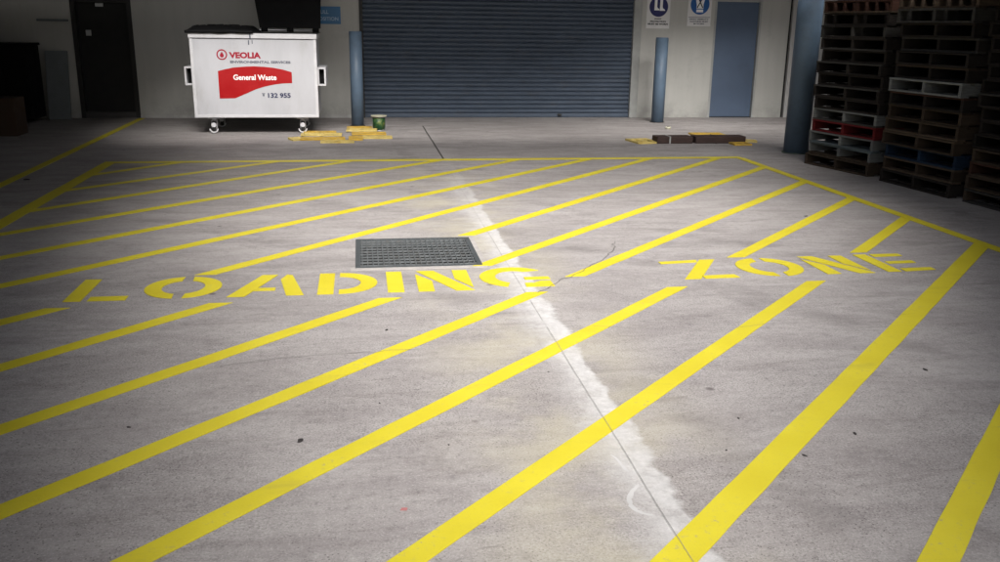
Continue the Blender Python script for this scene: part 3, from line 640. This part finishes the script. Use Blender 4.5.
stencil(-.56, 13.36, -.03, .58, .22, .020, P_, 'second yellow stencil of the left pile counted from the wall', 'bar')
stencil(-.53, 13.00, .02, .62, .20, .004, S, 'third yellow stencil of the left pile counted from the wall', 'solid')
stencil(-.32, 12.68, 0., .46, .16, .001, P_, 'front pale stencil of the left pile', 'bar')
stencil(-.90, 12.98, .5, .17, .17, .001, P_, 'small pale square stencil touching the bin castor', 'cross', .1)
stencil(-.07, 13.02, .0, .20, .34, .004, S, 'yellow stencil between the two piles with a grey cut-out', 'cross')
stencil(.00, 14.42, .02, .42, .20, .001, S, 'rearmost yellow stencil at the foot of the left bollard', 'solid')
stencil(.02, 13.96, -.04, .46, .22, .016, P_, 'second yellow stencil of the right pile counted from the wall', 'bar')
stencil(.12, 13.54, .03, .50, .22, .010, S, 'third yellow stencil of the right pile counted from the wall', 'solid')
stencil(.24, 13.16, .0, .42, .20, .001, P_, 'front pale yellow stencil of the right pile', 'cross')
stencil(4.02, 12.58, .15, .34, .44, .001, P_, 'pale yellow stencil with round cut-out left of the dark timbers', 'disc')
stencil(5.30, 13.35, 0., .50, .30, .001, S, 'yellow stencil lying behind the dark timbers', 'solid')
stencil(5.40, 12.65, .0, .30, .34, .012, P_, 'pale yellow stencil at the right end of the dark timbers', 'cross', .04)
stencil(5.36, 12.22, .0, .26, .22, .001, S, 'smallest yellow stencil in front of the right end of the timbers', 'disc')
stencil(5.62, 12.55, -.3, .24, .18, .001, P_, 'pale stencil scrap nearest the blue pillar', 'bar')
def timber(x0, x1, y, label):
    o = thing('timber_block', label, 'timber', ((x0+x1)/2, y, 0), 0, 'dark timber blocks lying on the floor in front of the blue door')
    a = (x1-x0)/2; mb = MB(); mb.box(-a, a, -.10, .14, .003, .10, .008); mb.build('beam', M['timber'], o)
    mb = MB(); mb.box(-a+.30 if a > .3 else -a+.18, -a+.32 if a > .3 else -a+.20, -.104, .144, .0, .104); mb.build('strap', M['frame_grey'] if x0 < 4.3 else M['timber'], o)
timber(4.17, 4.70, 12.46, 'shorter dark brown timber block with a thin pale strap')
timber(4.745, 5.50, 12.46, 'longer dark brown timber block, at the right of the pair')
mb = MB(); mb.box(-.09, .09, -.02, .02, 0, .018, .003); tag(mb.build('wood_offcut', M['wall_pale'], None, (4.62, 13.15, 0)), 'small pale stick lying behind the shorter dark timber', 'offcut')
tr = thing('tape_roll', 'small pale tape roll on the floor below the blue door', 'tape roll', (4.98, 14.25, 0))
MB().cyl((0, 0, 0), .045, .035, seg=20).build('roll', M['lid'], tr); MB().cyl((0, 0, .035), .024, .003, seg=16).build('core', M['carton'], tr)
pt = thing('paint_tin', 'green paint tin with a pale lid resting on top, beside the left bollard', 'paint tin', (.285, 14.18, 0))
MB().cyl((0, 0, .0), .096, .205, seg=28).build('tin_body', M['green'], pt)
mb = MB(); mb.cyl((0, 0, .0), .100, .010, seg=28); mb.cyl((0, 0, .198), .101, .012, seg=28); mb.build('rim', M['steel'], pt)
MB().cyl((.0, 0, .212), .122, .014, seg=28).build('lid', M['lid'], pt)
mb = MB()
pa = arc(0, .10, .118, .10, 180, 360, 14)
mb.strip(pa, [(x*.96, (y-.10)*.96+.10) for x, y in pa], .112, .118, wallM(0, 0, 0)); mb.build('wire_handle', M['steel'], pt)

# ------------------------------------------------------------------ dim things at the left
lp = MB().box(-.17, .17, -.02, .02, 0, 1.10, .004).build('leaning_board', M['bluegrey'], None, (-4.86, 15.82, .0)); lp.rotation_euler = (R(-9), 0, 0)
tag(lp, 'grey blue board leaning on the wall left of the dark doorway', 'board')
cb = thing('storage_cabinet', 'black waist high cabinet in the dim left corner', 'cabinet', (-5.42, 15.5, 0))
MB().box(-.36, .36, -.30, .30, .06, 1.18, .01).build('carcass', M['black'], cb); MB().box(-.38, .38, -.32, .32, 1.183, 1.22, .006).build('top', M['black'], cb)
MB().box(-.34, -.005, -.322, -.303, .08, 1.16, .004).build('door', M['black'], cb); MB().box(.005, .34, -.322, -.303, .08, 1.16, .004).build('door', M['black'], cb)
rl = thing('wall_rail', 'thin grey horizontal rail fixed on the dim wall left of the doorway', 'rail', (-4.88, WY, 1.55))
MB().box(-.24, .24, -.06, -.03, .0, .035, .004).build('rail', M['bluegrey'], rl); MB().box(-.2, -.17, -.03, 0, .005, .03).box(.17, .2, -.03, 0, .005, .03).build('bracket', M['frame_dark'], rl)
cn = thing('cardboard_carton', 'brown cardboard carton on the floor at the far left edge', 'carton', (-5.05, 13.75, 0))
MB().box(-.30, .30, -.22, .22, 0, .52, .004).build('box_body', M['carton'], cn); MB().box(-.30, .30, -.025, .025, .521, .523).build('packing_tape', M['frame_dark'], cn)

# ------------------------------------------------------------------ pallets
PH = .1375; L_, Wd = 1.10, 1.08          # L_ along x (stringers), Wd along y (visible side)
def mesh_of(mb, name):
    bmesh.ops.recalc_face_normals(mb.bm, faces=mb.bm.faces); me = bpy.data.meshes.new(name); mb.bm.to_mesh(me); mb.bm.free(); me.materials.append(M['w_brown']); return me
def deck(z0, z1, n, wd, seed):
    random.seed(seed); mb = MB()
    for i in range(n):
        x = wd/2+(L_-wd)*i/(n-1); j = random.uniform(-.006, .006)
        if i == 0: j = 0
        mb.box(x-wd/2+j, x+wd/2+j, -.004+random.uniform(0, .008), Wd+random.uniform(-.006, .006), z0, z1-random.uniform(0, .001), .002)
    return mb
TOPS = [mesh_of(deck(.114, .132, 8, .10, s), 'top_deck') for s in (1, 2)]
BOTS = [mesh_of(deck(.0, .018, 5, .10, s), 'bottom_deck') for s in (3, 4)]
sm = []
for y in (.0, Wd/2-.021, Wd-.042):
    mb = MB(); mb.box(.003, L_-.004, y+.003, y+.042, .0185, .1135, .003); sm.append(mesh_of(mb, 'stringer'))
mb = MB(); mb.box(.006, L_-.006, .003, Wd-.004, .0185, .1135)
PAL_PARTS = None
def pallet(x, y, z, rz, kinds, label, group, scale=(1, 1, 1)):
    """kinds: (deck material, stringer material)"""
    root = thing('wooden_pallet', label, 'pallet', (x, y, z), rz, group); root.scale = scale
    i = random.randrange(2)
    for me, nm, mk in [(TOPS[i], 'top_deck', kinds[0]), (BOTS[i], 'bottom_deck', kinds[2] if len(kinds) > 2 else kinds[0])]+[(m_, 'stringer', kinds[1]) for m_ in sm]:
        o = bpy.data.objects.new(nm, me); COL.objects.link(o); o.parent = root
        o.material_slots[0].link = 'OBJECT'; o.material_slots[0].material = M[mk]
ORD = ['lowest', 'second from the floor', 'third from the floor', 'fourth from the floor', 'fifth from the floor', 'sixth from the floor', 'seventh from the floor', 'eighth from the floor', 'ninth from the floor', 'tenth from the floor', 'eleventh from the floor', 'twelfth from the floor', 'thirteenth from the floor', 'fourteenth from the floor']
DESC = {'w_brown': 'brown', 'w_shaded': 'shade-darkened', 'w_grey': 'grey weathered', 'w_red': 'red painted', 'w_blue': 'dark blue painted', 'w_white': 'white painted', 'w_tan': 'tan', 'w_rust': 'reddish brown', 'w_bluewhite': 'pale blue painted'}
def stack(x, y, rz, lst, where, group, ph=PH, z0=0.):
    z = z0; random.seed(int(x*100))
    for i, k in enumerate(lst):
        ex = k[3] if len(k) > 3 else (0, 0, 0)
        pallet(x+random.uniform(-.028, .028)+ex[0], y+random.uniform(-.025, .025)+ex[1], z, rz+random.uniform(-.02, .02)+ex[2], k[:3], '%s pallet, %s in the stack %s' % (DESC[k[0]], ORD[i], where), group, (1, 1, ph/.1335))
        z += ph
B, K, Gy, Rd, Bl, Wh, Tn, Ru, Bw = 'w_brown', 'w_shaded', 'w_grey', 'w_red', 'w_blue', 'w_white', 'w_tan', 'w_rust', 'w_bluewhite'
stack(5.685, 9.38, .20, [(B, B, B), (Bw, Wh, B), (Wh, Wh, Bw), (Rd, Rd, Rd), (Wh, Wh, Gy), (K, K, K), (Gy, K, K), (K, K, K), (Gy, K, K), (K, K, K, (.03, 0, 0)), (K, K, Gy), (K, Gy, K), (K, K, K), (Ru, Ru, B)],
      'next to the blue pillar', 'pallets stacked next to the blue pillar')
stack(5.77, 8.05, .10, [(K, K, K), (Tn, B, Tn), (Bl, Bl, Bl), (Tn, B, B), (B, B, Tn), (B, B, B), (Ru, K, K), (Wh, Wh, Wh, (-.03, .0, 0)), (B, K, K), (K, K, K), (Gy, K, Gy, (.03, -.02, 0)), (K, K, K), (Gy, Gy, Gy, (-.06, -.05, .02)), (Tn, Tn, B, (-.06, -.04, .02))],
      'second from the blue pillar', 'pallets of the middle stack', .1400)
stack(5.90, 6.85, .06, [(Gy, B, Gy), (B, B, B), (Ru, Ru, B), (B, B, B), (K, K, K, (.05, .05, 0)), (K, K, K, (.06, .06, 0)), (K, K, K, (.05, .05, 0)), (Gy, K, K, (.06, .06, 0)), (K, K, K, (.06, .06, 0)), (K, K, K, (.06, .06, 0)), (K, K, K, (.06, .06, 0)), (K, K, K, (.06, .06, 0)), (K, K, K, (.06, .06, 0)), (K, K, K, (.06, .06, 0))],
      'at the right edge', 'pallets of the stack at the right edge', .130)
